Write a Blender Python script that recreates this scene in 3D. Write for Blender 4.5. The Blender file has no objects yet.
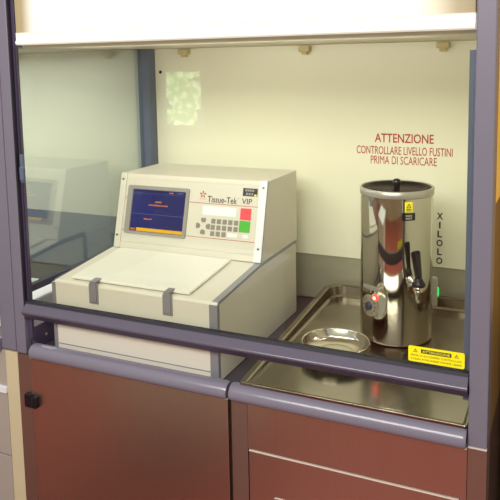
import bpy, bmesh, math, random
from mathutils import Vector, Matrix
random.seed(7)
scene = bpy.context.scene
COL = scene.collection
PI = math.pi

# ------------------------------------------------------------------ materials
def s2l(c):
    c = c / 255.0
    return c / 12.92 if c <= 0.04045 else ((c + 0.055) / 1.055) ** 2.4
def rgb(r, g, b): return (s2l(r), s2l(g), s2l(b), 1.0)

def mat(name, col, rough=0.5, metal=0.0, spec=0.5, var=0.04, scale=6.0, stretch=(1, 1, 1),
        emit=None, estr=0.0, coat=0.0, bump=0.0, rvar=0.0, ior=1.45):
    """painted / metal surface with a little procedural unevenness"""
    m = bpy.data.materials.new(name); m.use_nodes = True
    nt = m.node_tree; N = nt.nodes; L = nt.links
    b = N['Principled BSDF']
    b.inputs['Roughness'].default_value = rough
    b.inputs['Metallic'].default_value = metal
    b.inputs['Specular IOR Level'].default_value = spec
    b.inputs['IOR'].default_value = ior
    b.inputs['Coat Weight'].default_value = coat
    b.inputs['Coat Roughness'].default_value = 0.05
    tc = N.new('ShaderNodeTexCoord'); mp = N.new('ShaderNodeMapping')
    mp.inputs['Scale'].default_value = stretch
    nz = N.new('ShaderNodeTexNoise'); nz.inputs['Scale'].default_value = scale
    nz.inputs['Detail'].default_value = 3
    L.new(tc.outputs['Object'], mp.inputs['Vector']); L.new(mp.outputs[0], nz.inputs['Vector'])
    mx = N.new('ShaderNodeMix'); mx.data_type = 'RGBA'
    mx.inputs[6].default_value = tuple(max(0, c * (1 - var)) for c in col[:3]) + (1,)
    mx.inputs[7].default_value = tuple(min(1, c * (1 + var)) for c in col[:3]) + (1,)
    L.new(nz.outputs['Fac'], mx.inputs[0]); L.new(mx.outputs[2], b.inputs['Base Color'])
    if rvar:
        mr = N.new('ShaderNodeMapRange')
        mr.inputs['To Min'].default_value = max(0.01, rough - rvar); mr.inputs['To Max'].default_value = rough + rvar
        L.new(nz.outputs['Fac'], mr.inputs['Value']); L.new(mr.outputs[0], b.inputs['Roughness'])
    if bump:
        bp = N.new('ShaderNodeBump'); bp.inputs['Strength'].default_value = bump; bp.inputs['Distance'].default_value = 0.002
        L.new(nz.outputs['Fac'], bp.inputs['Height']); L.new(bp.outputs[0], b.inputs['Normal'])
    if emit:
        b.inputs['Emission Color'].default_value = emit; b.inputs['Emission Strength'].default_value = estr
    return m

def glass(name, tint, ior, rough=0.0, haze=0.0):
    """thin clear pane: see-through with an angle-dependent mirror reflection"""
    m = bpy.data.materials.new(name); m.use_nodes = True
    nt = m.node_tree; N = nt.nodes; L = nt.links
    N.remove(N['Principled BSDF'])
    out = N['Material Output']
    tr = N.new('ShaderNodeBsdfTransparent'); gl = N.new('ShaderNodeBsdfGlossy'); fr = N.new('ShaderNodeLayerWeight'); fr.inputs['Blend'].default_value = 0.5
    nz = N.new('ShaderNodeTexNoise'); nz.inputs['Scale'].default_value = 3
    mx = N.new('ShaderNodeMix'); mx.data_type = 'RGBA'
    mx.inputs[6].default_value = tint; mx.inputs[7].default_value = tuple(min(1, c * 1.02) for c in tint[:3]) + (1,)
    L.new(nz.outputs['Fac'], mx.inputs[0]); L.new(mx.outputs[2], tr.inputs['Color'])
    gl.inputs['Roughness'].default_value = rough; pw = N.new('ShaderNodeMath'); pw.operation = 'POWER'; pw.inputs[1].default_value = 5.0
    f0 = ((ior - 1) / (ior + 1)) ** 2; ma = N.new('ShaderNodeMath'); ma.operation = 'MULTIPLY_ADD'; ma.inputs[1].default_value = 1 - f0; ma.inputs[2].default_value = f0
    L.new(fr.outputs['Facing'], pw.inputs[0]); L.new(pw.outputs[0], ma.inputs[0])
    ms = N.new('ShaderNodeMixShader')
    L.new(ma.outputs[0], ms.inputs[0]); L.new(tr.outputs[0], ms.inputs[1]); L.new(gl.outputs[0], ms.inputs[2])
    L.new(ms.outputs[0], out.inputs['Surface'])
    return m

M = {}
M['mauve'] = mat('mauve_lacquer', rgb(120, 116, 130), 0.36, var=0.03, coat=0.0)
M['mauve_rail'] = mat('mauve_rail_lacquer', rgb(126, 121, 136), 0.2, spec=0.7, var=0.03)
M['mauve_bar'] = mat('mauve_bar_lacquer', rgb(92, 86, 102), 0.18, spec=0.7, var=0.03)
M['mauve_dark'] = mat('dark_mauve_lacquer', rgb(76, 65, 88), 0.3)  # also colours the shaded underside of the sash bar
M['blue_dark'] = mat('dark_blue_grey_paint', rgb(92, 102, 124), 0.4)
M['gasket'] = mat('black_rubber', rgb(32, 28, 40), 0.6)
M['cream_wall'] = mat('cream_laminate', rgb(240, 237, 214), 0.3, spec=0.4, var=0.015, scale=2)
M['neighbour_wall'] = mat('pale_green_laminate', rgb(204, 204, 194), 0.3, var=0.03, scale=2)
M['grey_wall'] = mat('grey_steel_sheet', rgb(170, 165, 146), 0.4, metal=0.3, var=0.04)
M['bluegrey_wall'] = mat('blue_grey_sheet', rgb(112, 122, 138), 0.45, var=0.05)
M['ceil'] = mat('hood_ceiling_paint', rgb(205, 198, 178), 0.4)
M['machine'] = mat('ivory_enamel', rgb(220, 214, 199), 0.42, var=0.015, scale=12)
M['machine_face'] = mat('ivory_face', rgb(214, 209, 195), 0.4, var=0.01)
M['lid'] = mat('ivory_lid', rgb(236, 233, 221), 0.3, var=0.012)
M['white'] = mat('white_enamel', rgb(228, 230, 236), 0.4, var=0.01)
M['trim'] = mat('grey_metal_trim', rgb(146, 144, 150), 0.35, metal=0.25)
M['trim_dark'] = mat('slate_trim', rgb(62, 66, 88), 0.45)
M['bezel'] = mat('grey_bezel', rgb(150, 146, 140), 0.45)
M['key'] = mat('grey_key', rgb(138, 130, 124), 0.5)
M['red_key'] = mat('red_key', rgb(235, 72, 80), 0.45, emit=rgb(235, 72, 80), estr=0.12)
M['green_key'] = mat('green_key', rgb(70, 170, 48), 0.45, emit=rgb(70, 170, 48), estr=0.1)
M['red_ink'] = mat('red_ink', rgb(178, 48, 58), 0.6)
M['wall_red'] = mat('wall_red_ink', rgb(182, 56, 50), 0.5)
M['black_ink'] = mat('black_ink', rgb(40, 36, 36), 0.5)
M['dial'] = mat('dial_beige', rgb(150, 142, 122), 0.4, metal=0.2)
M['dark_ink'] = mat('grey_black_ink', rgb(66, 58, 58), 0.5)
M['navy'] = mat('navy_badge', rgb(34, 38, 56), 0.4)
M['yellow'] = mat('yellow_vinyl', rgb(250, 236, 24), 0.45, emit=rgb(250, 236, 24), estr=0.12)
M['black'] = mat('black_plastic', rgb(26, 24, 30), 0.25, var=0.1)
M['black_lid'] = mat('black_lid', rgb(14, 15, 14), 0.22, spec=0.1, var=0.1, ior=1.12)
M['chrome'] = mat('polished_steel', rgb(222, 219, 210), 0.07, metal=1.0, var=0.05, scale=8, rvar=0.04)
M['rim'] = mat('satin_rim', rgb(186, 182, 174), 0.3, metal=0.6)
M['tray'] = mat('tray_steel', rgb(146, 140, 126), 0.17, metal=1.0, var=0.06, scale=5, rvar=0.06)
M['bowl'] = mat('bowl_steel', rgb(206, 202, 190), 0.17, metal=1.0, var=0.04, rvar=0.05)
M['door'] = mat('brushed_door_steel', rgb(206, 190, 178), 0.34, metal=1.0, var=0.04, scale=3, stretch=(60, 1, 1), rvar=0.04)
M['stile'] = mat('brushed_stile_steel', rgb(170, 150, 140), 0.4, metal=0.9, var=0.05, scale=3, stretch=(60, 1, 1))
M['edge'] = mat('steel_edge_highlight', rgb(245, 238, 225), 0.35, metal=0.4, emit=rgb(245, 238, 225), estr=0.08)  # pale glowing colour paints the light caught along steel edges
M['cream_stile'] = mat('cream_painted_steel', rgb(206, 194, 160), 0.4)
M['drawer_grey'] = mat('warm_grey_front', rgb(170, 160, 152), 0.4)
M['worktop'] = mat('dark_worktop', rgb(64, 60, 70), 0.4)
M['screw'] = mat('screw_metal', rgb(110, 104, 92), 0.3, metal=0.8)
M['beige_clip'] = mat('beige_plastic', rgb(206, 190, 140), 0.5)
M['wood'] = mat('dark_brown_board', rgb(74, 54, 46), 0.5, var=0.1, scale=3, stretch=(8, 8, 1))
M['yellow_wall'] = mat('ochre_wall_paint', rgb(248, 208, 108), 0.7, var=0.04)
M['room_wall'] = mat('room_wall_paint', rgb(196, 180, 150), 0.8)
M['glass'] = glass('sash_glass', (0.97, 0.98, 0.95, 1), 1.45)
M['side_glass'] = glass('side_glass', (0.90, 0.93, 0.91, 1), 2.5)

def emis(name, col, strength, rough=0.3, var=0.0, scale=4):
    m = mat(name, (0.01, 0.01, 0.012, 1), rough)
    nt = m.node_tree; N = nt.nodes; L = nt.links; b = N['Principled BSDF']
    tc = N.new('ShaderNodeTexCoord'); nz = N.new('ShaderNodeTexNoise'); nz.inputs['Scale'].default_value = scale
    L.new(tc.outputs['Object'], nz.inputs['Vector'])
    mx = N.new('ShaderNodeMix'); mx.data_type = 'RGBA'
    mx.inputs[6].default_value = tuple(c * (1 - var) for c in col[:3]) + (1,)
    mx.inputs[7].default_value = tuple(min(1, c * (1 + var)) for c in col[:3]) + (1,)
    L.new(nz.outputs['Fac'], mx.inputs[0]); L.new(mx.outputs[2], b.inputs['Emission Color'])
    b.inputs['Emission Strength'].default_value = strength
    return m
M['screen'] = emis('lcd_blue', rgb(34, 44, 118), 0.75, 0.12, var=0.35, scale=9)
M['lcd_yellow'] = emis('lcd_yellow', rgb(250, 184, 8), 1.0)
M['lcd_orange'] = emis('lcd_orange', rgb(226, 124, 30), 0.9)
M['lcd_white'] = emis('lcd_white', rgb(120, 130, 190), 0.5)
M['led_red'] = emis('led_red', rgb(255, 40, 30), 6.0)
M['led_core'] = emis('led_core', rgb(255, 235, 232), 3.0)
M['led_green'] = emis('led_green', rgb(20, 220, 100), 1.6)

def light_panel_mat():
    """translucent diffuser of a tube luminaire: bright middle, falls off at its two ends"""
    m = mat('lit_diffuser', rgb(150, 138, 108), 0.4)
    nt = m.node_tree; N = nt.nodes; L = nt.links; b = N['Principled BSDF']
    tc = N.new('ShaderNodeTexCoord'); sp = N.new('ShaderNodeSeparateXYZ')
    L.new(tc.outputs['Generated'], sp.inputs[0])
    cr = N.new('ShaderNodeValToRGB'); e = cr.color_ramp.elements
    e[0].position = 0.0; e[0].color = (0.12, 0.085, 0.03, 1)
    e[1].position = 1.0; e[1].color = (0.06, 0.04, 0.012, 1)
    for p, c in ((0.02, (0.16, 0.12, 0.06, 1)), (0.06, (0.95, 0.93, 0.9, 1)), (0.12, (1, 1, 1, 1)), (0.86, (1, 1, 1, 1)), (0.93, (0.6, 0.56, 0.46, 1)), (0.97, (0.16, 0.13, 0.07, 1))):
        q = e.new(p); q.color = c
    L.new(sp.outputs['X'], cr.inputs[0]); L.new(cr.outputs[0], b.inputs['Emission Color'])
    b.inputs['Emission Strength'].default_value = 1.1
    return m
M['light'] = light_panel_mat()
M['light_lip'] = mat('diffuser_lip', rgb(222, 220, 208), 0.4, emit=rgb(246, 243, 230), estr=0.36)

# ------------------------------------------------------------------ mesh helpers
def obj(name, bm, m, parent=None, smooth=False, loc=None):
    bmesh.ops.recalc_face_normals(bm, faces=bm.faces)
    me = bpy.data.meshes.new(name); bm.to_mesh(me); bm.free()
    if smooth:
        for p in me.polygons: p.use_smooth = True
    me.materials.append(m)
    o = bpy.data.objects.new(name, me); COL.objects.link(o)
    if parent:
        o.parent = parent
        o.matrix_parent_inverse = parent_world(parent).inverted()
    return o
def parent_world(p):
    mt = p.matrix_basis.copy()
    q = p
    while q.parent:
        mt = q.parent.matrix_basis @ q.matrix_parent_inverse @ mt if False else q.matrix_parent_inverse @ mt
        mt = q.parent.matrix_basis @ mt
        q = q.parent
    return mt
def tag(o, label, cat, group=None):
    o['label'] = label; o['category'] = cat
    if group: o['group'] = group
    return o
def thing(name, label, cat, loc, group=None):
    o = bpy.data.objects.new(name, None); COL.objects.link(o); o.location = loc
    o.empty_display_size = 0.05
    return tag(o, label, cat, group)
def structure(name, bm, m, smooth=False):
    o = obj(name, bm, m, None, smooth); o['kind'] = 'structure'; return o

def add_box(bm, x0, x1, y0, y1, z0, z1, bev=0.0, seg=2):
    r = bmesh.ops.create_cube(bm, size=1.0)
    vs = r['verts']
    for v in vs:
        v.co = Vector(((x0 + x1) / 2 + v.co.x * (x1 - x0), (y0 + y1) / 2 + v.co.y * (y1 - y0), (z0 + z1) / 2 + v.co.z * (z1 - z0)))
    if bev:
        es = list({e for v in vs for e in v.link_edges})
        bmesh.ops.bevel(bm, geom=es, offset=bev, segments=seg, affect='EDGES', profile=0.5)
    return bm
def box(x0, x1, y0, y1, z0, z1, bev=0.0, seg=2):
    return add_box(bmesh.new(), x0, x1, y0, y1, z0, z1, bev, seg)

def add_prism_x(bm, pts, x0, x1):
    """profile given as (y, z) swept along x"""
    a = [bm.verts.new((x0, y, z)) for y, z in pts]; b = [bm.verts.new((x1, y, z)) for y, z in pts]
    n = len(pts)
    bm.faces.new(a); bm.faces.new(b[::-1])
    for i in range(n): bm.faces.new((a[i], a[(i + 1) % n], b[(i + 1) % n], b[i]))
    return bm
def prism_x(pts, x0, x1): return add_prism_x(bmesh.new(), pts, x0, x1)
def add_prism_z(bm, pts, z0, z1):
    a = [bm.verts.new((x, y, z0)) for x, y in pts]; b = [bm.verts.new((x, y, z1)) for x, y in pts]
    n = len(pts)
    bm.faces.new(a[::-1]); bm.faces.new(b)
    for i in range(n): bm.faces.new((a[i], a[(i + 1) % n], b[(i + 1) % n], b[i]))
    return bm
def lathe(prof, c=(0, 0, 0), seg=64, bm=None):
    bm = bm or bmesh.new(); rings = []
    for r, z in prof:
        if r < 1e-6: rings.append([bm.verts.new((c[0], c[1], c[2] + z))])
        else: rings.append([bm.verts.new((c[0] + r * math.cos(2 * PI * i / seg), c[1] + r * math.sin(2 * PI * i / seg), c[2] + z)) for i in range(seg)])
    for a, b in zip(rings, rings[1:]):
        for i in range(seg):
            j = (i + 1) % seg
            if len(a) == 1 and len(b) == 1: continue
            if len(a) == 1: bm.faces.new((a[0], b[i], b[j]))
            elif len(b) == 1: bm.faces.new((a[i], a[j], b[0]))
            else: bm.faces.new((a[i], a[j], b[j], b[i]))
    return bm
def rot_bm(bm, mtx):
    bmesh.ops.transform(bm, matrix=mtx, verts=bm.verts); return bm
def text_bm(s, width=None, height=None, depth=0.0, space=1.0, weight=0.0):
    """letters as a flat mesh in the XY plane, lower-left at the origin, stretched to width x height"""
    cu = bpy.data.curves.new('lettering', 'FONT'); cu.body = s; cu.size = 1.0; cu.space_character = space
    cu.offset = weight; cu.resolution_u = 3
    cu.align_x = 'LEFT'
    o = bpy.data.objects.new('lettering', cu); COL.objects.link(o)
    bpy.context.view_layer.update()
    me = bpy.data.meshes.new_from_object(o)
    bpy.data.objects.remove(o); bpy.data.curves.remove(cu)
    bm = bmesh.new(); bm.from_mesh(me); bpy.data.meshes.remove(me)
    xs = [v.co.x for v in bm.verts]; ys = [v.co.y for v in bm.verts]
    x0, x1, y0, y1 = min(xs), max(xs), min(ys), max(ys)
    sx = width / (x1 - x0) if width else height / (y1 - y0)
    sy = height / (y1 - y0) if height else sx
    for v in bm.verts: v.co = Vector(((v.co.x - x0) * sx, (v.co.y - y0) * sy, 0))
    return bm
def merge(dst, src, mtx=None):
    if mtx is not None: bmesh.ops.transform(src, matrix=mtx, verts=src.verts)
    me = bpy.data.meshes.new('tmp'); src.to_mesh(me); src.free()
    dst.from_mesh(me); bpy.data.meshes.remove(me); return dst
def wall_mtx(x, y, z):           # lettering standing on a wall that faces -y
    return Matrix.Translation((x, y, z)) @ Matrix.Rotation(PI / 2, 4, 'X')

# ------------------------------------------------------------------ room
FLOOR = -0.92
structure('floor', box(-4.5, 3.2, -3.6, 1.1, FLOOR - 0.05, FLOOR), mat('terracotta_floor', rgb(148, 68, 56), 0.4, var=0.12, scale=1.5))
structure('wall_back', box(-4.5, 3.2, 1.0, 1.1, FLOOR, 1.9), M['room_wall'])
structure('wall_right', box(1.30, 3.2, 0.30, 0.40, FLOOR, 1.9), M['yellow_wall'])
structure('wall_shade_band', box(1.30, 3.2, 0.24, 0.30, FLOOR, 0.03), M['wood'])  # dark board stands in for the shadow low on the wall
bm = bmesh.new()
WIN = ((-3.37, -3.05, .32, .65), (-1.71, -1.29, .12, .60))
xs = [-4.5, WIN[0][0], WIN[0][1], WIN[1][0], WIN[1][1], 3.2]
for i in (0, 2, 4): add_box(bm, xs[i], xs[i + 1], -3.6, -3.5, FLOOR, 1.9)
for x0, x1, z0, z1 in WIN:
    add_box(bm, x0, x1, -3.6, -3.5, FLOOR, z0); add_box(bm, x0, x1, -3.6, -3.5, z1, 1.9)
structure('wall_rear', bm, M['room_wall'])
for i, (x0, x1, z0, z1) in enumerate(WIN):
    bm = bmesh.new()
    for a in ((x0, x0 + .02, z0, z1), (x1 - .02, x1, z0, z1), (x0, x1, z0, z0 + .02), (x0, x1, z1 - .02, z1)):
        add_box(bm, a[0], a[1], -3.58, -3.48, a[2], a[3])
    structure('window_%d' % (i + 1), bm, M['white'])
# tree outside the window; leaf colour glows in place of sunlight
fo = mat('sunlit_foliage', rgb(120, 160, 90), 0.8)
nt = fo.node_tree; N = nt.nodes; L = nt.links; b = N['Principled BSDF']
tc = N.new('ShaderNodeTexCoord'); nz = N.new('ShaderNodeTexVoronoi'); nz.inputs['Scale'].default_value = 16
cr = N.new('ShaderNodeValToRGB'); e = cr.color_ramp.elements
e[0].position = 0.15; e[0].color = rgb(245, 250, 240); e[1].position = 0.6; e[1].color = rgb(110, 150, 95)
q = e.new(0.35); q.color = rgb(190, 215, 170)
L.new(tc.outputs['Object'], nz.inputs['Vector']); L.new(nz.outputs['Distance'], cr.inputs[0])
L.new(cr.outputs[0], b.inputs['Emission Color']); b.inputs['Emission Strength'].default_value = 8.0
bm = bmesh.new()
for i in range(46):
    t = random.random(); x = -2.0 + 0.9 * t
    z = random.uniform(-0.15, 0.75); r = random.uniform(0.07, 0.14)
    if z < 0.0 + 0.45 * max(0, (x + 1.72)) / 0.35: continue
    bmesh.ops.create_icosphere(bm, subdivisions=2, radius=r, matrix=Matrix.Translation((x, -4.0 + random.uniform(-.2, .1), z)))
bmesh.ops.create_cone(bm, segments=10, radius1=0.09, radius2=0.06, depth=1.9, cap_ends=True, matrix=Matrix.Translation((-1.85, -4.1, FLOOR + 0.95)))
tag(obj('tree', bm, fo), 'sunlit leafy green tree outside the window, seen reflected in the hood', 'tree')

# ------------------------------------------------------------------ fume hood
hood = thing('fume_hood', 'wide fume hood with mauve frame and glass sash holding the ivory tissue processor', 'fume hood', (0.6, 0.36, -0.155))
BY = 0.72          # cream rear panel
def part(name, bm, m, parent=hood, smooth=False): return obj(name, bm, m, parent, smooth)
# front posts
bm = bmesh.new(); add_box(bm, -0.0495, -0.014, -0.010, 0.014, -0.155, 0.95, 0.003)
part('post', bm, M['mauve'])
part('sash_track', box(-0.014, 0.0, 0.004, 0.014, -0.115, 0.95, 0.001), M['mauve_dark'])
bm = bmesh.new(); add_box(bm, -0.0145, -0.010, -0.008, 0.004, -0.05, 0.95)
part('sash_seal', bm, M['gasket'])
part('post', box(1.201, 1.240, -0.012, 0.05, -0.155, 0.95, 0.003), M['mauve'])
part('sash_track', box(1.186, 1.2005, 0.012, 0.05, -0.065, 0.683, 0.001), M['blue_dark'])
M['ochre_shade'] = mat('shaded_ochre_paint', rgb(122, 94, 48), 0.6)
part('outer_side_panel', box(1.222, 1.2395, 0.0505, BY + .016, .36, 0.95, .001), M['yellow_wall'])
part('outer_side_panel', box(1.222, 1.2395, 0.0505, BY + .016, -0.155, .36, .001), M['ochre_shade'])  # darker lower piece paints the panel's fade into shade
part('inner_side_panel', box(1.2205, 1.2215, 0.0505, BY - .006, -0.07, 0.714), M['cream_wall'])
# rear corner post, side rails, side wall below the pane
part('rear_post', box(-0.046, 0.0, BY - 0.05, BY + 0.02, -0.14, 0.718, 0.002), M['blue_dark'])
part('top_rail', box(-0.046, 0.0, 0.0142, BY - 0.05, 0.718, 0.740, 0.002), M['blue_dark'])
part('side_rail', box(-0.040, -0.020, 0.0142, BY - 0.05, 0.015, 0.036, 0.002), M['trim_dark'])
sw = part('side_beam', box(-0.046, 0.0, 0.0142, BY - 0.05, -0.145, -0.080, 0.002), M['mauve_dark'])
part('screw', rot_bm(lathe([(0, 0.003), (0.0035, 0.002), (0.004, 0)], seg=12), Matrix.Translation((0.0, 0.062, -0.118)) @ Matrix.Rotation(PI / 2, 4, 'Y')), M['rim'], sw)
part('side_pane', box(-0.033, -0.029, 0.0142, BY - 0.05, 0.036, 0.718), M['side_glass'])
# rear
bp = part('rear_panel', box(0.0, 1.2215, BY - 0.004, BY + 0.016, 0.013, 0.715, 0.001), M['cream_wall'])
part('lower_rear_panel', box(0.0, 1.2215, BY + 0.002, BY + 0.016, -0.14, 0.013), M['grey_wall'])
def wall_text(name, lines, m, par, y):
    bm = bmesh.new()
    for s, x0, x1, z0, z1, w in lines: merge(bm, text_bm(s, x1 - x0, z1 - z0, weight=w), wall_mtx(x0, y, z0))
    return part(name, bm, m, par)
wall_text('warning_lettering', [('ATTENZIONE', .812, .996, .402, .431, .012), ('CONTROLLARE LIVELLO FUSTINI', .753, 1.053, .364, .390, .004), ('PRIMA DI SCARICARE', .799, 1.006, .333, .359, .0)], M['wall_red'], bp, BY - 0.005)
lines = []
for i, ch in enumerate('XILOLO'):
    zc = .177 - i * .0285
    w = .019 if ch in 'XO' else (.005 if ch == 'I' else .014)
    lines.append((ch, 1.018 - w / 2, 1.018 + w / 2, zc - .0105, zc + .0105, .03))
wall_text('xylene_lettering', lines, M['black_ink'], bp, BY - 0.005)
for x in (.132, .584, 1.022):
    bm = box(x - .018, x + .018, BY - .035, BY - .004, .694, .712, .003); add_box(bm, x - .010, x + .010, BY - .030, BY - .008, .684, .695, .003)
    part('clip', bm, M['beige_clip'], bp)
part('screw', rot_bm(lathe([(0, .003), (.005, .002), (.006, 0)], seg=16), Matrix.Translation((.022, BY - .004, .633)) @ Matrix.Rotation(PI / 2, 4, 'X')), M['black'], bp)
part('hood_ceiling', box(0.0, 1.2215, 0.03, BY + .016, .716, .735), M['ceil'])
# light box over the sash
lb = part('light_panel', box(0.004, 1.197, 0.004, 0.028, .757, 0.99, .001), M['light'])
bm = prism_x([(0.028, .724), (0.004, .724), (0.000, .727), (-0.001, .7345), (0.003, .736), (0.003, .754), (0.001, .757), (0.028, .757)], 0.004, 1.197)
part('panel_lip', bm, M['light_lip'], lb)
# sash
part('glass_pane', box(-0.005, 1.196, 0.004, 0.009, -0.003, .722), M['glass'])
barprof = [(0.014, -0.002), (-0.004, -0.002), (-0.007, -0.006), (-0.0222, -0.0195), (-0.0243, -0.0220), (-0.0252, -0.0250), (-0.0246, -0.0272), (0.014, -0.0272)]
gripprof = [(0.014, -0.0274), (-0.0242, -0.0274), (-0.0236, -0.029), (-0.008, -0.047), (-0.004, -0.049), (0.014, -0.049)]
sb = part('sash_bar', prism_x(barprof, -0.0095, 1.199), M['mauve_bar'], hood, True)
sb.data.set_sharp_from_angle(angle=math.radians(33))
part('shaded_grip', prism_x(gripprof, -0.0095, 1.199), M['mauve_dark'], sb)  # dark colour puts shade on the bar's underside
part('sash_gasket', prism_x([(0.012, 0.003), (-0.003, 0.003), (-0.007, -0.003), (-0.003, -0.005), (0.012, -0.003)], -0.0095, 1.199), M['gasket'], sb)
bm = box(0.0, 0.010, -0.008, 0.003, .345, .425, .003); add_box(bm, 0.002, 0.016, -0.014, -0.004, .352, .392, .004)
part('sash_latch', bm, M['blue_dark'])
# yellow warning sticker on the glass
def sticker(x0, x1, z0, z1, y, par):
    bm = bmesh.new()
    r = .004; pts = []
    for cx, cz, a0 in ((x1 - r, z1 - r, 0), (x0 + r, z1 - r, 90), (x0 + r, z0 + r, 180), (x1 - r, z0 + r, 270)):
        for k in range(5):
            a = math.radians(a0 + k * 22.5); pts.append((cx + r * math.cos(a), cz + r * math.sin(a)))
    f = [bm.verts.new((px, y, pz)) for px, pz in pts]; g = [bm.verts.new((px, y + .0006, pz)) for px, pz in pts]
    bm.faces.new(f); bm.faces.new(g[::-1])
    for i in range(len(f)): bm.faces.new((f[i], f[(i + 1) % len(f)], g[(i + 1) % len(f)], g[i]))
    st = part('warning_sticker', bm, M['yellow'], par)
    bm = bmesh.new(); w = x1 - x0; h = z1 - z0; yy = y - .0004
    def tri(cx, cz, s):
        o_ = [(cx - s, cz - s * .8), (cx + s, cz - s * .8), (cx, cz + s * .9)]
        i_ = [(cx - s * .66, cz - s * .6), (cx + s * .66, cz - s * .6), (cx, cz + s * .52)]
        O = [bm.verts.new((a, yy, c)) for a, c in o_]; I = [bm.verts.new((a, yy, c)) for a, c in i_]
        for k in range(3): bm.faces.new((O[k], O[(k + 1) % 3], I[(k + 1) % 3], I[k]))
        add_box(bm, cx - s * .09, cx + s * .09, yy - .0002, yy, cz - s * .2, cz + s * .25)
        add_box(bm, cx - s * .09, cx + s * .09, yy - .0002, yy, cz - s * .48, cz - s * .32)
    tri(x0 + w * .13, z0 + h * .74, w * .042); tri(x0 + w * .86, z0 + h * .74, w * .042)
    add_box(bm, x0 + w * .23, x0 + w * .77, yy - .0002, yy, z0 + h * .60, z0 + h * .86)
    merge(bm, text_bm('PRIMA DI ACCENDERE CONTROLLARE', w * .90, h * .13), wall_mtx(x0 + w * .05, yy, z0 + h * .36))
    merge(bm, text_bm('E NON AVVICINARE FIAMME LIBERE', w * .90, h * .13), wall_mtx(x0 + w * .05, yy, z0 + h * .13))
    part('sticker_print', bm, M['dark_ink'], st)
    part('sticker_heading', merge(bmesh.new(), text_bm('ATTENZIONE', w * .49, h * .15, weight=.01), wall_mtx(x0 + w * .255, yy - .0006, z0 + h * .655)), M['yellow'], st)
sticker(1.071, 1.190, .009, .044, 0.0015, hood)

# ------------------------------------------------------------------ neighbouring hood on the left
nh = thing('fume_hood', 'second fume hood seen through the side glass at the far left edge', 'fume hood', (-0.7, 0.36, -0.155))
part('post', box(-0.107, -0.0515, -0.010, 0.014, -0.152, 0.95, 0.003), M['mauve'], nh)
part('rear_panel', box(-1.35, -0.05, BY - 0.004, BY + .016, 0.080, 0.715), M['neighbour_wall'], nh)
part('lower_rear_panel', box(-1.35, -0.05, BY - .004, BY + .016, -0.14, 0.080), M['bluegrey_wall'], nh)
part('hood_ceiling', box(-1.35, -0.05, 0.03, BY + .016, .716, .735), M['ceil'], nh)
part('worktop', box(-1.35, -0.05, 0.02, BY - .004, -0.165, -0.145), M['tray'], nh)
part('glass_pane', box(-1.35, -0.107, 0.004, 0.009, -0.003, .722), M['glass'], nh)
nsb = part('sash_bar', prism_x(barprof, -1.35, -0.107), M['mauve_bar'], nh)
part('shaded_grip', prism_x(gripprof, -1.35, -0.107), M['mauve_dark'], nsb)
part('light_panel', box(-1.35, -0.107, 0.004, 0.028, .724, 0.99), M['light_lip'], nh)
sticker(-.222, -.104, .006, .036, 0.0015, nh)
bm = box(-0.75, -0.13, 0.10, 0.34, -0.1445, -0.062, .006)
tag(obj('white_box', bm, M['white']), 'low white box on the worktop of the left hood, behind the mauve post', 'box')

# ------------------------------------------------------------------ base cabinets
DY = -0.014
railprof = [(0.004, -0.160), (-0.018, -0.160), (-0.024, -0.1575), (-0.0285, -0.152), (-0.030, -0.145), (-0.0285, -0.137), (-0.0245, -0.129), (-0.018, -0.1225), (-0.009, -0.1192), (0.000, -0.1188), (0.004, -0.1205)]
def rail(x0, x1, name, par):
    bm = bmesh.new(); ins = [(0.0, 0.86), (0.004, 0.97), (0.010, 1.0)]
    cy, cz = -0.014, -0.140; rings = []
    for d, s in ins: rings.append((x0 + d, s))
    for d, s in ins[::-1]: rings.append((x1 - d, s))
    R = [[bm.verts.new((x, cy + (y - cy) * s, cz + (z - cz) * s)) for y, z in railprof] for x, s in rings]
    n = len(railprof)
    bm.faces.new(R[0]); bm.faces.new(R[-1][::-1])
    for a, b_ in zip(R, R[1:]):
        for i in range(n): bm.faces.new((a[i], a[(i + 1) % n], b_[(i + 1) % n], b_[i]))
    o = part(name, bm, M['mauve_rail'], par, True); o.data.set_sharp_from_angle(angle=math.radians(40)); return o
cab = thing('base_cabinet', 'steel base cabinet with one plain hinged door, under the tissue processor', 'cabinet', (.31, .36, FLOOR))
part('carcass', box(0.0, .636, .008, BY, FLOOR, -.166), M['stile'], cab)
part('stile', box(-.047, -.0005, -.010, .05, FLOOR, -.1565), M['stile'], cab)
dr = part('door', box(.003, .632, DY, .006, FLOOR + .08, -.161, .0015), M['door'], cab)
rail(.010, .6325, 'edge_rail', dr)
part('lit_top_edge', box(.004, .632, DY - .0012, DY + .006, -.1622, -.1602), M['edge'], dr)
bm = box(-.018, .008, -.026, -.010, -.308, -.268, .003); add_box(bm, .010, .028, -.030, -.013, -.306, -.270, .004)
for z in (-.300, -.276):
    merge(bm, rot_bm(lathe([(0, .002), (.003, .002), (.003, 0)], seg=10), Matrix.Translation((-.006, -.0255, z)) @ Matrix.Rotation(PI / 2, 4, 'X')))
    merge(bm, rot_bm(lathe([(0, .002), (.003, .002), (.003, 0)], seg=10), Matrix.Translation((.018, -.0295, z)) @ Matrix.Rotation(PI / 2, 4, 'X')))
bmh = lathe([(0, .022), (.0055, .022), (.006, .019), (.006, -.019), (.0055, -.022), (0, -.022)], (.009, -.024, -.288), 16)
hg = part('hinge', bm, M['black'], dr); merge_o = part('hinge_pin', bmh, M['black'], hg) if False else None
bmh.free() if merge_o is None else None

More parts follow.
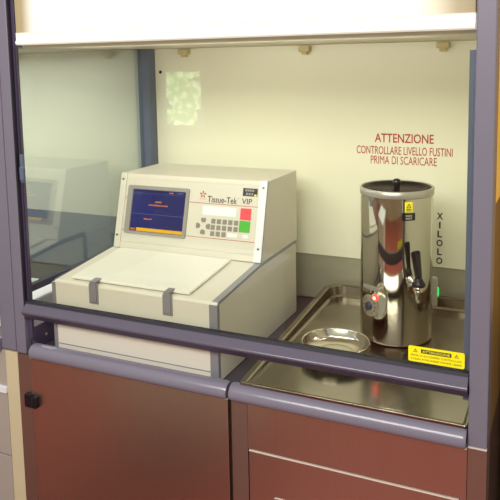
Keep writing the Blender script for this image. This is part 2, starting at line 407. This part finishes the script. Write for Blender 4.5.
cab2 = thing('base_cabinet', 'steel base cabinet with a drawer, under the drip tray and cylindrical tank', 'cabinet', (.92, .36, FLOOR))
part('carcass', box(.656, 1.20, .008, BY, FLOOR, -.1195), M['stile'], cab2)
part('stile', box(.6415, .685, DY, .006, FLOOR + .0, -.161, .001), M['stile'], cab2)
part('stile', box(1.2015, 1.240, -.012, .05, FLOOR, -.1565), M['stile'], cab2)
part('side_panel', box(1.222, 1.2395, .0505, BY + .016, FLOOR, -.1560, .001), M['wood'], cab2)
part('lit_stile_edge', box(1.2015, 1.240, -.0132, -.004, -.158, -.1555), M['edge'], cab2)
fp = part('front_panel', box(.6855, 1.2005, DY, .006, -.279, -.161, .001), M['door'], cab2)
part('front_panel', box(1.188, 1.2005, DY, .006, FLOOR, -.2795, .001), M['door'], cab2)
rail(.640, 1.1985, 'edge_rail', cab2)
part('lit_top_edge', box(.642, 1.2, DY - .0012, DY + .006, -.1622, -.1602), M['edge'], cab2)
# drawer front with a recessed pull
X0, X1, Z0, Z1 = .688, 1.1855, -.62, -.2835
px0, px1, pz0, pz1 = .757, .90, -.425, -.394
bm = bmesh.new()
add_box(bm, X0, px0, DY, .006, Z0, Z1); add_box(bm, px1, X1, DY, .006, Z0, Z1)
add_box(bm, px0, px1, DY, .006, pz1, Z1); add_box(bm, px0, px1, DY, .006, Z0, pz0)
dw = part('drawer', bm, M['door'], cab2)
part('lit_drawer_edge', box(X0, X1, DY - .001, DY + .005, Z1 - .0005, Z1 + .0022), M['edge'], dw)
bm = bmesh.new()
add_box(bm, px0, px1, .002, .006, pz0, pz1)
part('pull_recess', bm, M['black'], dw)
bm = bmesh.new()
add_box(bm, px0 - .003, px1 + .003, DY - .002, DY + .002, pz1, pz1 + .003); add_box(bm, px0 - .003, px0, DY - .002, DY + .002, pz0, pz1)
add_box(bm, px1, px1 + .003, DY - .002, DY + .002, pz0, pz1); add_box(bm, px0 - .003, px1 + .003, DY - .002, DY + .002, pz0 - .003, pz0)
part('pull_frame', bm, M['rim'], dw)
dl = part('drawer', box(X0, X1, DY, .006, FLOOR + .08, -.625, .001), M['door'], cab2)

cab3 = thing('base_cabinet', 'cream and warm grey cabinet at the left edge, below the second hood', 'cabinet', (-.6, .36, FLOOR))
part('carcass', box(-1.2, -.05, .008, BY, FLOOR, -.166), M['cream_stile'], cab3)
part('stile', box(-.094, -.0478, -.010, .008, FLOOR, -.1565, .001), M['cream_stile'], cab3)
part('front_panel', box(-1.2, -.0945, -.008, .008, -.270, -.1565, .001), M['drawer_grey'], cab3)
part('lit_top_edge', box(-1.2, -.0945, -.016, .006, -.288, -.268, .002), M['white'], cab3)  # white strip draws the highlight along the drawer line
part('drawer', box(-1.2, -.0955, -.010, .008, -.485, -.290, .0015), M['drawer_grey'], cab3)
part('drawer', box(-1.2, -.0955, -.010, .008, FLOOR + .05, -.489, .0015), M['drawer_grey'], cab3)
rail(-1.2, -.108, 'edge_rail', cab3)

# ------------------------------------------------------------------ worktop and drip tray
tag(obj('worktop', box(.001, .652, .010, BY, -.165, -.145, .001), M['worktop']), 'dark worktop under the ivory tissue processor', 'worktop')
TX0, TX1, TY0, TY1, TF, TR = .662, 1.199, -.010, .700, -.105, -.072
def rrect(x0, x1, y0, y1, r, n=6):
    pts = []
    for cx, cy, a0, rr in ((x1 - .006, y1 - .006, 0, .006), (x0 + r, y1 - r, 90, r), (x0 + .006, y0 + .006, 180, .006), (x1 - .006, y0 + .006, 270, .006)):
        for k in range(n + 1):
            a = math.radians(a0 + 90 * k / n); pts.append((cx + rr * math.cos(a), cy + rr * math.sin(a)))
    return pts
def tray():
    bm = bmesh.new()
    # floor dips gently to the front edge, where the rim dies away onto the cabinet rail
    def tf(y): return TF if y > .20 else TF - (.20 - y) / (.20 - TY0) * .008
    def rz(y):
        k = min(1, max(0, (y - TY0) / .24)); return tf(y) + .001 + (TR - TF - .001) * k * k * (3 - 2 * k)
    spec = [(0.0, None, 0), (0.0, -.002, 1), (.002, 0.0, 1), (.014, 0.0, 1), (.018, -.003, 1), (.025, .005, 2), (.033, 0.0, 2)]
    R = []
    for ins, z, mode in spec:
        pts = rrect(TX0 + ins, TX1 - ins * .3, TY0 + ins * .25, TY1 - ins, .055 - ins * .5)
        R.append([bm.verts.new((x, y, -.1182 if mode == 0 else (max(tf(y), rz(y) + z) if mode == 1 else min(tf(y) + z, rz(y) - .0004)))) for x, y in pts])
    for a, b_ in zip(R, R[1:]):
        n = len(a)
        for i in range(n): bm.faces.new((a[i], a[(i + 1) % n], b_[(i + 1) % n], b_[i]))
    bm.faces.new(R[-1]); bm.faces.new(R[0][::-1])
    bmesh.ops.triangulate(bm, faces=[f for f in bm.faces if len(f.verts) > 4])
    return bm
t = obj('drip_tray', tray(), M['tray'])
tag(t, 'shallow stainless steel drip tray under the cylindrical tank', 'tray')
for p in t.data.polygons: p.use_smooth = False

# round steel bowl standing in the tray
BC = (.833, .230, TF + .0005)
prof = [(r_ * 1.05, z_ * 1.2) for r_, z_ in [(0.0, .003), (.045, .003), (.066, .007), (.077, .016), (.0815, .026), (.084, .029), (.087, .027), (.084, .022), (.078, .012), (.064, .002), (.045, 0.0), (0, 0)]]
tag(obj('steel_bowl', lathe(prof, BC, 64), M['bowl'], None, True), 'shallow round stainless bowl in the drip tray, left of the cylindrical tank', 'bowl')

# ------------------------------------------------------------------ tissue processor
tp = thing('tissue_processor', 'ivory benchtop tissue processor with blue screen and lidded front deck', 'tissue processor', (.333, .30, -.145))
BX0, BX1, BY0, BY1 = .062, .589, .026, .585
def base_prof(off=0.0):
    return [(BY0 + off, -.145), (BY0 + off, .060), (BY0 + .002 + off, .064), (BY0 + .006 + off, .0662), (.300, .0905), (BY1 - off, .0905), (BY1 - off, -.145)]
bs = part('base', prism_x(base_prof(), BX0 + .010, BX1 - .0015), M['machine'], tp)
# side panels, corner trims, seam
bm = prism_x([(BY0 + .012, -.143), (BY0 + .012, .0600), (.300, .0835), (BY1, .0835), (BY1, -.143)], BX1 - .0015, BX1)
part('side_panel', bm, M['machine'], bs)
bm = bmesh.new()
add_box(bm, BX1 - .024, BX1 - .0002, BY0 - .0012, BY0 + .012, -.1445, .0600, .001)
part('corner_trim', bm, M['trim'], bs)
part('corner_trim', box(BX0, BX0 + .014, BY0 - .0012, BY0 + .02, -.1445, .0600, .002), M['trim'], bs)
part('edge_trim', prism_x([(BY0 + .004, .0640), (BY0 + .006, .0674), (.300, .0917), (BY1, .0917), (BY1, .0835), (.300, .0835), (BY0 + .004, .0600)], BX1 - .018, BX1 + .0008), M['trim'], bs)
part('edge_trim', prism_x([(BY0 + .004, .0640), (BY0 + .006, .0674), (.300, .0917), (.43, .0917), (.43, .0800), (.300, .0800), (BY0 + .004, .0560)], BX0 + .006, BX0 + .012), M['trim_dark'], bs)
part('corner_trim', box(BX0 + .004, BX0 + .012, .422, .434, -.1445, .080), M['trim_dark'], bs)
part('seam', box(BX0 + .014, BX1 - .024, BY0 - .0008, BY0 + .004, -.1205, -.1180), M['trim'], bs)
# lid on the deck (slightly tilted with it)
sl = math.atan2(.0905 - .0662, .300 - BY0 - .006)
LM_ = Matrix.Translation((0, BY0 + .006, .0662)) @ Matrix.Rotation(sl, 4, 'X')
bm = box(.120, .499, .012, .258, .002, .010, .0025)
ld = part('lid', rot_bm(bm, LM_), M['lid'], tp)
part('lid_gasket', rot_bm(box(.124, .495, .016, .254, 0, .003), LM_), M['trim_dark'], ld)
for x0, x1 in ((.193, .223), (.429, .458)):
    bm = box(x0, x1, BY0 - .003, BY0 + .001, .014, .070, .001)
    lt = part('latch', bm, M['trim'], tp)
    bm = box(x0 + .004, x1 - .004, BY0 - .006, BY0 - .002, .020, .060, .001)
    merge(bm, rot_bm(box(x0 + .005, x1 - .005, -.010, .020, .0085, .0125, .001), LM_))
    add_box(bm, x0 + .005, x1 - .005, BY0 - .0055, BY0 - .0015, .055, .079, .001)
    part('latch_tongue', bm, M['trim'], lt)
# ----- monitor housing: face leans back
MX0, MX1 = .0815, .5885
FB = Vector((0, .3045, .0928)); FT = Vector((0, .3666, .3193))
MYR = .598
hp = [(FB.y, FB.z), (FT.y - .003, FT.z - .012), (FT.y, FT.z - .002), (FT.y + .004, FT.z), (MYR, FT.z - .001), (MYR, .0925), (FB.y + .01, .0925)]
mh = part('monitor_housing', prism_x(hp, MX0 + .0005, MX1), M['machine'], tp)
fdir = (FT - FB).normalized(); nrm = Vector((0, -fdir.z, fdir.y))
F = Matrix(((1, 0, nrm.x, 0), (0, fdir.y, nrm.y, FB.y), (0, fdir.z, nrm.z, FB.z), (0, 0, 0, 1)))   # local (x, s, out)
def fbox(x0, x1, s0, s1, d0, d1, bev=0.0): return rot_bm(box(x0, x1, s0, s1, d0, d1, bev), F)
part('face_panel', fbox(.104, .564, .020, .220, -.002, .0015, .0006), M['machine_face'], mh)
part('face_fold', fbox(.104, .564, .2215, .232, -.002, .0012), M['machine'], mh)
part('face_fold', fbox(.104, .564, .002, .0188, -.002, .0012), M['machine'], mh)
for x0, x1, m_, sx in ((MX0, .1035, 'machine_face', .0905), (.5645, .5885, 'white', .577)):
    br = part('side_bracket', fbox(x0, x1, 0.0, .236, -.004, .004, .001), M[m_], mh)
    for s_ in (.2155, .0385):
        part('screw', rot_bm(rot_bm(lathe([(0, .0022), (.0028, .002), (.0036, 0)], seg=14), Matrix.Translation((sx, s_, .004))), F), M['screw'], br)
def rr_frame(x0, x1, s0, s1, r, d):
    pts = []
    for cx, cs, a0 in ((x1 - r, s1 - r, 0), (x0 + r, s1 - r, 90), (x0 + r, s0 + r, 180), (x1 - r, s0 + r, 270)):
        for k in range(5):
            a = math.radians(a0 + k * 22.5); pts.append((cx + r * math.cos(a), cs + r * math.sin(a)))
    return pts
bm = bmesh.new()
rings = []
for (x0, x1, s0, s1, r, d) in ((.1135, .3358, .0462, .199, .007, .001), (.1145, .3348, .0472, .198, .006, .006), (.131, .324, .0545, .1875, .003, .0055), (.1325, .3225, .056, .186, .002, .002)):
    rings.append([bm.verts.new((p, q_, d)) for p, q_ in rr_frame(x0, x1, s0, s1, r, d)])
for a, b_ in zip(rings, rings[1:]):
    for i in range(len(a)): bm.faces.new((a[i], a[(i + 1) % len(a)], b_[(i + 1) % len(a)], b_[i]))
bz = part('screen_bezel', rot_bm(bm, F), M['bezel'], mh)
sc = part('screen', fbox(.132, .323, .0555, .1865, -.001, .0022), M['screen'], mh)
bm = bmesh.new(); add_box(bm, .1575, .3222, .0570, .0670, .0022, .0026)
part('menu_bar', rot_bm(bm, F), M['lcd_yellow'], sc)
bm = bmesh.new()
def dashes(x0, x1, s, h, n):
    w = (x1 - x0) / n
    for i in range(n):
        add_box(bm, x0 + i * w, x0 + i * w + w * random.uniform(.6, .92), s - h / 2, s + h / 2 * random.uniform(.6, 1), .0022, .0026)
for args in ((.2165, .241, .1503, .005, 4), (.194, .2630, .1397, .0045, 11), (.182, .211, .0955, .0045, 5), (.264, .281, .1807, .004, 3), (.136, .155, .0620, .006, 3)):
    bm = bmesh.new(); dashes(*args)
    part('screen_characters', rot_bm(bm, F), M['lcd_orange'], sc)
bm = bmesh.new()
dashes(.292, .315, .1813, .004, 4)
add_box(bm, .133, .322, .1100, .1112, .0022, .0025)
add_box(bm, .133, .322, .1745, .1752, .0022, .0025)
part('screen_lines', rot_bm(bm, F), M['lcd_white'], sc)
# keypad and marks on the right of the face
kp = part('control_panel', fbox(.340, .5625, .050, .2155, .0012, .0022, .0003), M['machine_face'], mh)
for s_ in (.1586, .0564):
    part('red_stripe', fbox(.337, .564, s_ - .0008, s_ + .0008, .0015, .0025), M['red_ink'], kp)
    part('red_stripe', fbox(.104, .1135, s_ - .0008, s_ + .0008, .0013, .002), M['red_ink'], kp)
bm = bmesh.new()
for k in range(5):
    a = PI / 2 + k * 2 * PI / 5
    c_ = Vector((  .3815 + .0070 * math.cos(a), .1845 + .0070 * math.sin(a), .0024))
    m_ = Matrix.Translation(c_) @ Matrix.Rotation(a, 4, 'Z') @ Matrix.Diagonal((.0046, .0023, .0002, 1))
    bmesh.ops.create_icosphere(bm, subdivisions=2, radius=1.0, matrix=m_)
add_box(bm, .3705, .3925, .1705, .1715, .0020, .0024)
part('star_logo', rot_bm(bm, F), M['red_ink'], kp)
bm = merge(bmesh.new(), text_bm('Tissue-Tek', .098, .0190, weight=.012), Matrix.Translation((.3985, .1625, .0025)))
merge(bm, text_bm('VIP', .033, .0165, weight=.012), Matrix.Translation((.5115, .1645, .0025)))
merge(bm, text_bm('®', .0035, .0035), Matrix.Translation((.4985, .178, .0025)))
part('maker_lettering', rot_bm(bm, F), M['dark_ink'], kp)
bd = part('badge', fbox(.5128, .5592, .1885, .2118, .002, .003), M['navy'], kp)
bm = bmesh.new()
for i in range(4): add_box(bm, .520 + i * .0075, .526 + i * .0075, .2025, .2085, .003, .0033)
for i in range(3): add_box(bm, .523 + i * .0085, .529 + i * .0085, .1915, .1985, .003, .0033)
part('badge_print', rot_bm(bm, F), M['bezel'], bd)
part('badge_mark', fbox(.550, .557, .1895, .1945, .003, .0034), M['yellow'], bd)
part('display_window', fbox(.385, .497, .124, .151, .002, .003, .0004), M['white'], kp)
part('power_lamp', fbox(.475, .488, .1205, .1225, .002, .0032), M['led_green'], kp)
part('red_button', fbox(.5108, .5455, .1185, .1525, .002, .0042, .001), M['red_key'], kp)
part('green_button', fbox(.5105, .5450, .0825, .1155, .002, .0042, .001), M['green_key'], kp)
for r_, (s_, n_) in enumerate(((.1075, 5), (.0890, 5), (.0705, 3))):
    for c_ in range(n_):
        x = .4250 + c_ * .0187
        part('key', fbox(x - .0068, x + .0068, s_ - .0070, s_ + .0070, .002, .0042, .001), M['key'], kp)
part('key', fbox(.4755, .5065, .0640, .0765, .002, .0038, .001), M['white'], kp)
part('key', fbox(.5240, .5435, .0645, .0760, .002, .0038, .001), M['white'], kp)
for cx, cs, a0 in ((.3920, .1085, PI / 2), (.3745, .0905, PI), (.4090, .0900, 0), (.3920, .0725, -PI / 2)):
    bm = bmesh.new(); pts = []
    for k in range(9):
        a = a0 - PI / 2 + PI * k / 8 + PI; pts.append((cx + .0078 * math.cos(a) - .000 * math.cos(a0), cs + .0078 * math.sin(a)))
    pts += [(cx + .006 * math.cos(a0) + .0078 * math.cos(a0 + PI / 2), cs + .006 * math.sin(a0) + .0078 * math.sin(a0 + PI / 2)), (cx + .006 * math.cos(a0) + .0078 * math.cos(a0 - PI / 2), cs + .006 * math.sin(a0) + .0078 * math.sin(a0 - PI / 2))]
    # order round the centre
    mxp = sum(p[0] for p in pts) / len(pts); mys = sum(p[1] for p in pts) / len(pts)
    pts.sort(key=lambda p: math.atan2(p[1] - mys, p[0] - mxp))
    add_prism_z(bm, pts, .002, .0042)
    part('arrow_key', rot_bm(bm, F), M['key'], kp)

# ------------------------------------------------------------------ xylene tank
TC = Vector((.948, .426, TF + .0005)); RR = .0985; TH = .423
tk = thing('solvent_tank', 'polished steel cylindrical tank with black lid, tap and dial on the tray', 'tank', tuple(TC))
part('body', lathe([(0, 0.0), (RR - .002, 0.0), (RR, .004), (RR, TH - .018), (RR - .003, TH - .016), (0, TH - .016)], TC, 96), M['chrome'], tk, True)
for o_ in (bpy.data.objects['body'],):
    o_.data.set_sharp_from_angle(angle=math.radians(35))
part('rim', lathe([(RR - .004, TH - .0195), (RR + .0015, TH - .0195), (RR + .0022, TH - .017), (RR + .0022, TH - .002), (RR, TH), (RR - .004, TH), (RR - .005, TH - .002), (RR - .005, TH - .012)], TC, 96), M['rim'], tk, True)
li = part('lid', lathe([(0, TH - .004), (RR - .026, TH - .004), (RR - .020, TH - .0015), (RR - .008, TH - .001), (RR - .0055, TH - .003), (RR - .0055, TH - .012), (0, TH - .014)], TC, 96), M['black_lid'], tk, True)
part('knob', lathe([(0, .0200), (.006, .0195), (.010, .0165), (.0118, .011), (.011, .005), (.008, .0), (.008, -.005), (0, -.005)], TC + Vector((0, -.0, TH)), 32), M['black'], li, True)
def on_tank(ang, z, out=0.0):
    a = math.radians(ang)
    # local x = right along surface, local y = outward, local z = up
    return Matrix.Translation(TC + Vector(((RR + out) * math.cos(a), (RR + out) * math.sin(a), z))) @ Matrix.Rotation(a - PI / 2, 4, 'Z') @ Matrix.Rotation(PI, 4, 'Z')
def curved(w, h, t, ang, z):
    """label patch bent round the tank"""
    bm = bmesh.new(); n = 8; R = []
    for i in range(n + 1):
        a = math.radians(ang) + (i / n - .5) * w / RR
        R.append([bm.verts.new((TC.x + r * math.cos(a), TC.y + r * math.sin(a), TC.z + z + dz)) for r, dz in ((RR + .0002, -h / 2), (RR + t, -h / 2), (RR + t, h / 2), (RR + .0002, h / 2))])
    bm.faces.new(R[0]); bm.faces.new(R[-1][::-1])
    for a, b_ in zip(R, R[1:]):
        for k in range(4): bm.faces.new((a[k], a[(k + 1) % 4], b_[(k + 1) % 4], b_[k]))
    return bm
def curved_disc(rad, t, ang, z):
    """round plate bent to the tank wall"""
    bm = bmesh.new(); n = 40; rings = []
    for f, h in ((1.0, .0002), (1.0, t * .7), (.96, t), (.6, t), (.3, t)):
        ring = []
        for i in range(n):
            th = 2 * PI * i / n; a = math.radians(ang) + rad * f * math.cos(th) / RR
            ring.append(bm.verts.new((TC.x + (RR + h) * math.cos(a), TC.y + (RR + h) * math.sin(a), TC.z + z + rad * f * math.sin(th))))
        rings.append(ring)
    for a, b_ in zip(rings, rings[1:]):
        for i in range(n): bm.faces.new((a[i], a[(i + 1) % n], b_[(i + 1) % n], b_[i]))
    bm.faces.new(rings[-1])
    return bm
FR = -58
yl = part('warning_label', curved(.021, .027, .0008, FR - 1, TH - .040), M['yellow'], tk)
def flat_on(bm, ang, z, out):     # bm drawn in (x, z) around the origin, facing outward
    a = math.radians(ang)
    return rot_bm(bm, Matrix.Translation(TC + Vector(((RR + out) * math.cos(a), (RR + out) * math.sin(a), z))) @ Matrix.Rotation(a + PI / 2, 4, 'Z'))
bm = bmesh.new()
O = [bm.verts.new((a, 0, c)) for a, c in ((-.007, -.002), (.007, -.002), (0, .010))]; I = [bm.verts.new((a, 0, c)) for a, c in ((-.0045, -.0005), (.0045, -.0005), (0, .007))]
for k in range(3): bm.faces.new((O[k], O[(k + 1) % 3], I[(k + 1) % 3], I[k]))
add_box(bm, -.0006, .0006, -.0002, 0, .001, .0045)
add_box(bm, -.007, .007, -.0002, 0, -.0065, -.0045); add_box(bm, -.007, .007, -.0002, 0, -.0105, -.0085)
part('label_print', flat_on(bm, FR - 1, TH - .040, .0014), M['dark_ink'], yl)
dk = part('rating_plate', curved(.036, .020, .0008, FR - 1, TH - .066), M['black'], tk)
bm = bmesh.new()
for r_, (s_, n_) in enumerate(((.003, 4), (-.004, 4))):
    for i in range(n_): add_box(bm, -.009 + i * .0046, -.009 + i * .0046 + .0038, -.0003, 0, s_ - .0025, s_ + .0025)
part('plate_print', flat_on(bm, FR - 1, TH - .066, .0020), M['rim'], dk)
# tap: chrome body, black collar and lever
ta = math.radians(FR + 6)
TO = TC + Vector((RR * math.cos(ta), RR * math.sin(ta), .180))
rotT = Matrix.Translation(TO) @ Matrix.Rotation(ta + PI / 2, 4, 'Z')      # local -y points outward
bm = rot_bm(lathe([(0, .040), (.009, .040), (.010, .036), (.010, .006), (.016, .004), (.016, 0), (0, 0)], seg=24), Matrix.Rotation(PI / 2, 4, 'X'))
merge(bm, lathe([(0, .010), (.012, .008), (.0135, .002), (.0125, -.008), (.0095, -.015), (.0078, -.028), (.0065, -.038), (.0045, -.038), (0, -.033)], (0, -.036, -.008), 24))
tp_ = part('tap', rot_bm(bm, rotT), M['chrome'], tk, True)
bm = lathe([(0, .024), (.010, .022), (.012, .016), (.017, .010), (.018, .004), (.015, .0), (0, 0)], (0, -.036, -.002), 24)
part('tap_collar', rot_bm(bm, rotT), M['black'], tp_, True)
bm = bmesh.new()
bmesh.ops.create_cone(bm, segments=16, radius1=.0095, radius2=.0135, depth=.076, cap_ends=True, matrix=Matrix.Translation((-.005, -.036, .056)) @ Matrix.Rotation(-.14, 4, 'Y') @ Matrix.Diagonal((1, .6, 1, 1)))
bmesh.ops.bevel(bm, geom=[e_ for e_ in bm.edges if e_.is_manifold and abs(e_.verts[0].co.z - e_.verts[1].co.z) < .006], offset=.003, segments=2, affect='EDGES')
part('tap_lever', rot_bm(bm, rotT), M['black'], tp_)
# thermostat dial, pilot lamp, chrome strip
DA = FR - 65
def disc(ang, z, prof, seg=40):
    a = math.radians(ang)
    return rot_bm(lathe(prof, seg=seg), Matrix.Translation(TC + Vector((RR * math.cos(a), RR * math.sin(a), z))) @ Matrix.Rotation(a + PI / 2, 4, 'Z') @ Matrix.Rotation(PI / 2, 4, 'X'))
dial = part('dial_plate', curved_disc(.030, .0025, DA, .101), M['dial'], tk, False)
bm = bmesh.new()
for k in range(12):
    a = 2 * PI * k / 12
    add_box(bm, -.0010, .0010, .019, .025, .0005, .0024)
    bmesh.ops.rotate(bm, cent=(0, 0, 0), matrix=Matrix.Rotation(2 * PI / 12, 3, 'Z'), verts=bm.verts)
aa = math.radians(DA)
DM = Matrix.Translation(TC + Vector((RR * math.cos(aa), RR * math.sin(aa), .101))) @ Matrix.Rotation(aa + PI / 2, 4, 'Z') @ Matrix.Rotation(PI / 2, 4, 'X')
part('dial_marks', rot_bm(bm, DM), M['dark_ink'], dial)
bm = lathe([(0, .010), (.009, .010), (.0105, .008), (.0125, .001), (0, .001)], seg=24)
add_box(bm, -.0022, .0022, -.0105, .0105, .008, .013)
part('dial_knob', rot_bm(bm, DM), M['trim_dark'], dial)
LA = FR - 53
ll = part('pilot_lamp', disc(LA, .128, [(0, .005), (.006, .004), (.0085, .001), (.0085, -.003), (0, -.003)], 20), M['led_red'], tk, True)
part('lamp_core', disc(LA, .128, [(0, .0085), (.003, .0075), (.0042, .005), (0, .005)], 16), M['led_core'], ll, True)
hd = part('strip_plate', curved(.062, .009, .003, FR - 62, .152), M['rim'], tk)
bx = part('switch_box', flat_on(box(-.008, .008, -.018, .006, -.032, .050, .002), FR + 86, .110, .0), M['rim'], tk)
part('switch_lamp', flat_on(box(-.006, .006, -.0225, -.017, -.012, .014, .002), FR + 86, .116, .0), M['led_green'], bx)

# ------------------------------------------------------------------ pale trolley added out of view for a pale blur in the steel doors
tr = thing('reflection_trolley', 'pale grey trolley out of view, added for its blur in the steel door', 'trolley', (.03, -1.0, FLOOR))
part('body', box(-.22, .28, -1.25, -.78, FLOOR + .20, FLOOR + .72, .01), M['machine'], tr)
part('top', box(-.25, .31, -1.28, -.75, FLOOR + .72, FLOOR + .75, .006), M['white'], tr)
part('chassis', box(-.21, .27, -1.24, -.79, FLOOR + .15, FLOOR + .20, .004), M['black'], tr)
for x in (-.17, .23):
    for y in (-1.19, -.84):
        part('castor', rot_bm(lathe([(0, .02), (.065, .02), (.075, .012), (.075, -.012), (.065, -.02), (0, -.02)], seg=24), Matrix.Translation((x, y, FLOOR + .075)) @ Matrix.Rotation(PI / 2, 4, 'Y')), M['black'], tr)

# ------------------------------------------------------------------ light
w = bpy.data.worlds.new('World'); scene.world = w; w.use_nodes = True
w.node_tree.nodes['Background'].inputs[0].default_value = (1.0, 0.975, 0.92, 1)
w.node_tree.nodes['Background'].inputs[1].default_value = 0.68
def area(name, loc, target, sx, sy, power, col):
    l = bpy.data.lights.new(name, 'AREA'); l.shape = 'RECTANGLE'; l.size = sx; l.size_y = sy; l.energy = power; l.color = col
    o = bpy.data.objects.new(name, l); COL.objects.link(o); o.location = loc
    o.rotation_euler = (Vector(target) - Vector(loc)).to_track_quat('-Z', 'Y').to_euler()
    return o
area('front_light', (0.7, -2.4, 1.55), (0.6, 0.3, 0.1), 2.4, 0.7, 72, (1.0, 0.985, 0.955))  # unseen front light, added to light the machine's forward faces
area('neighbour_hood_fill', (-0.7, 0.36, 0.70), (-0.7, 0.36, 0.0), 1.0, 0.4, 7.0, (0.97, 1.0, 0.95))  # unseen fill, added to brighten the inside of the left hood
area('hood_fill', (0.6, 0.10, 0.705), (0.6, 0.60, 0.35), 1.0, 0.10, 3.6, (1.0, 0.985, 0.90))  # unseen fill, added to brighten the rear panel

# ------------------------------------------------------------------ camera
cam = bpy.data.cameras.new('Camera'); co = bpy.data.objects.new('Camera', cam); COL.objects.link(co)
yaw, pit, rol = .4471, -.1237, -.0207
fw = Vector((-math.sin(yaw) * math.cos(pit), math.cos(yaw) * math.cos(pit), math.sin(pit)))
rt = Vector((math.cos(yaw), math.sin(yaw), 0)); up = rt.cross(fw)
r2 = math.cos(rol) * rt + math.sin(rol) * up; u2 = -math.sin(rol) * rt + math.cos(rol) * up
R = Matrix((r2, u2, -fw)).transposed().to_4x4()
co.matrix_world = Matrix.Translation((1.3778, -1.4964, .6743)) @ R
cam.sensor_width = 36; cam.lens = 36 * 706.25 / 500
cam.shift_x = 14.82 / 500; cam.shift_y = -103.08 / 500
cam.clip_start = 0.01
scene.camera = co
scene.view_settings.view_transform = 'Standard'
scene.view_settings.look = 'None'
scene.view_settings.exposure = 0.0
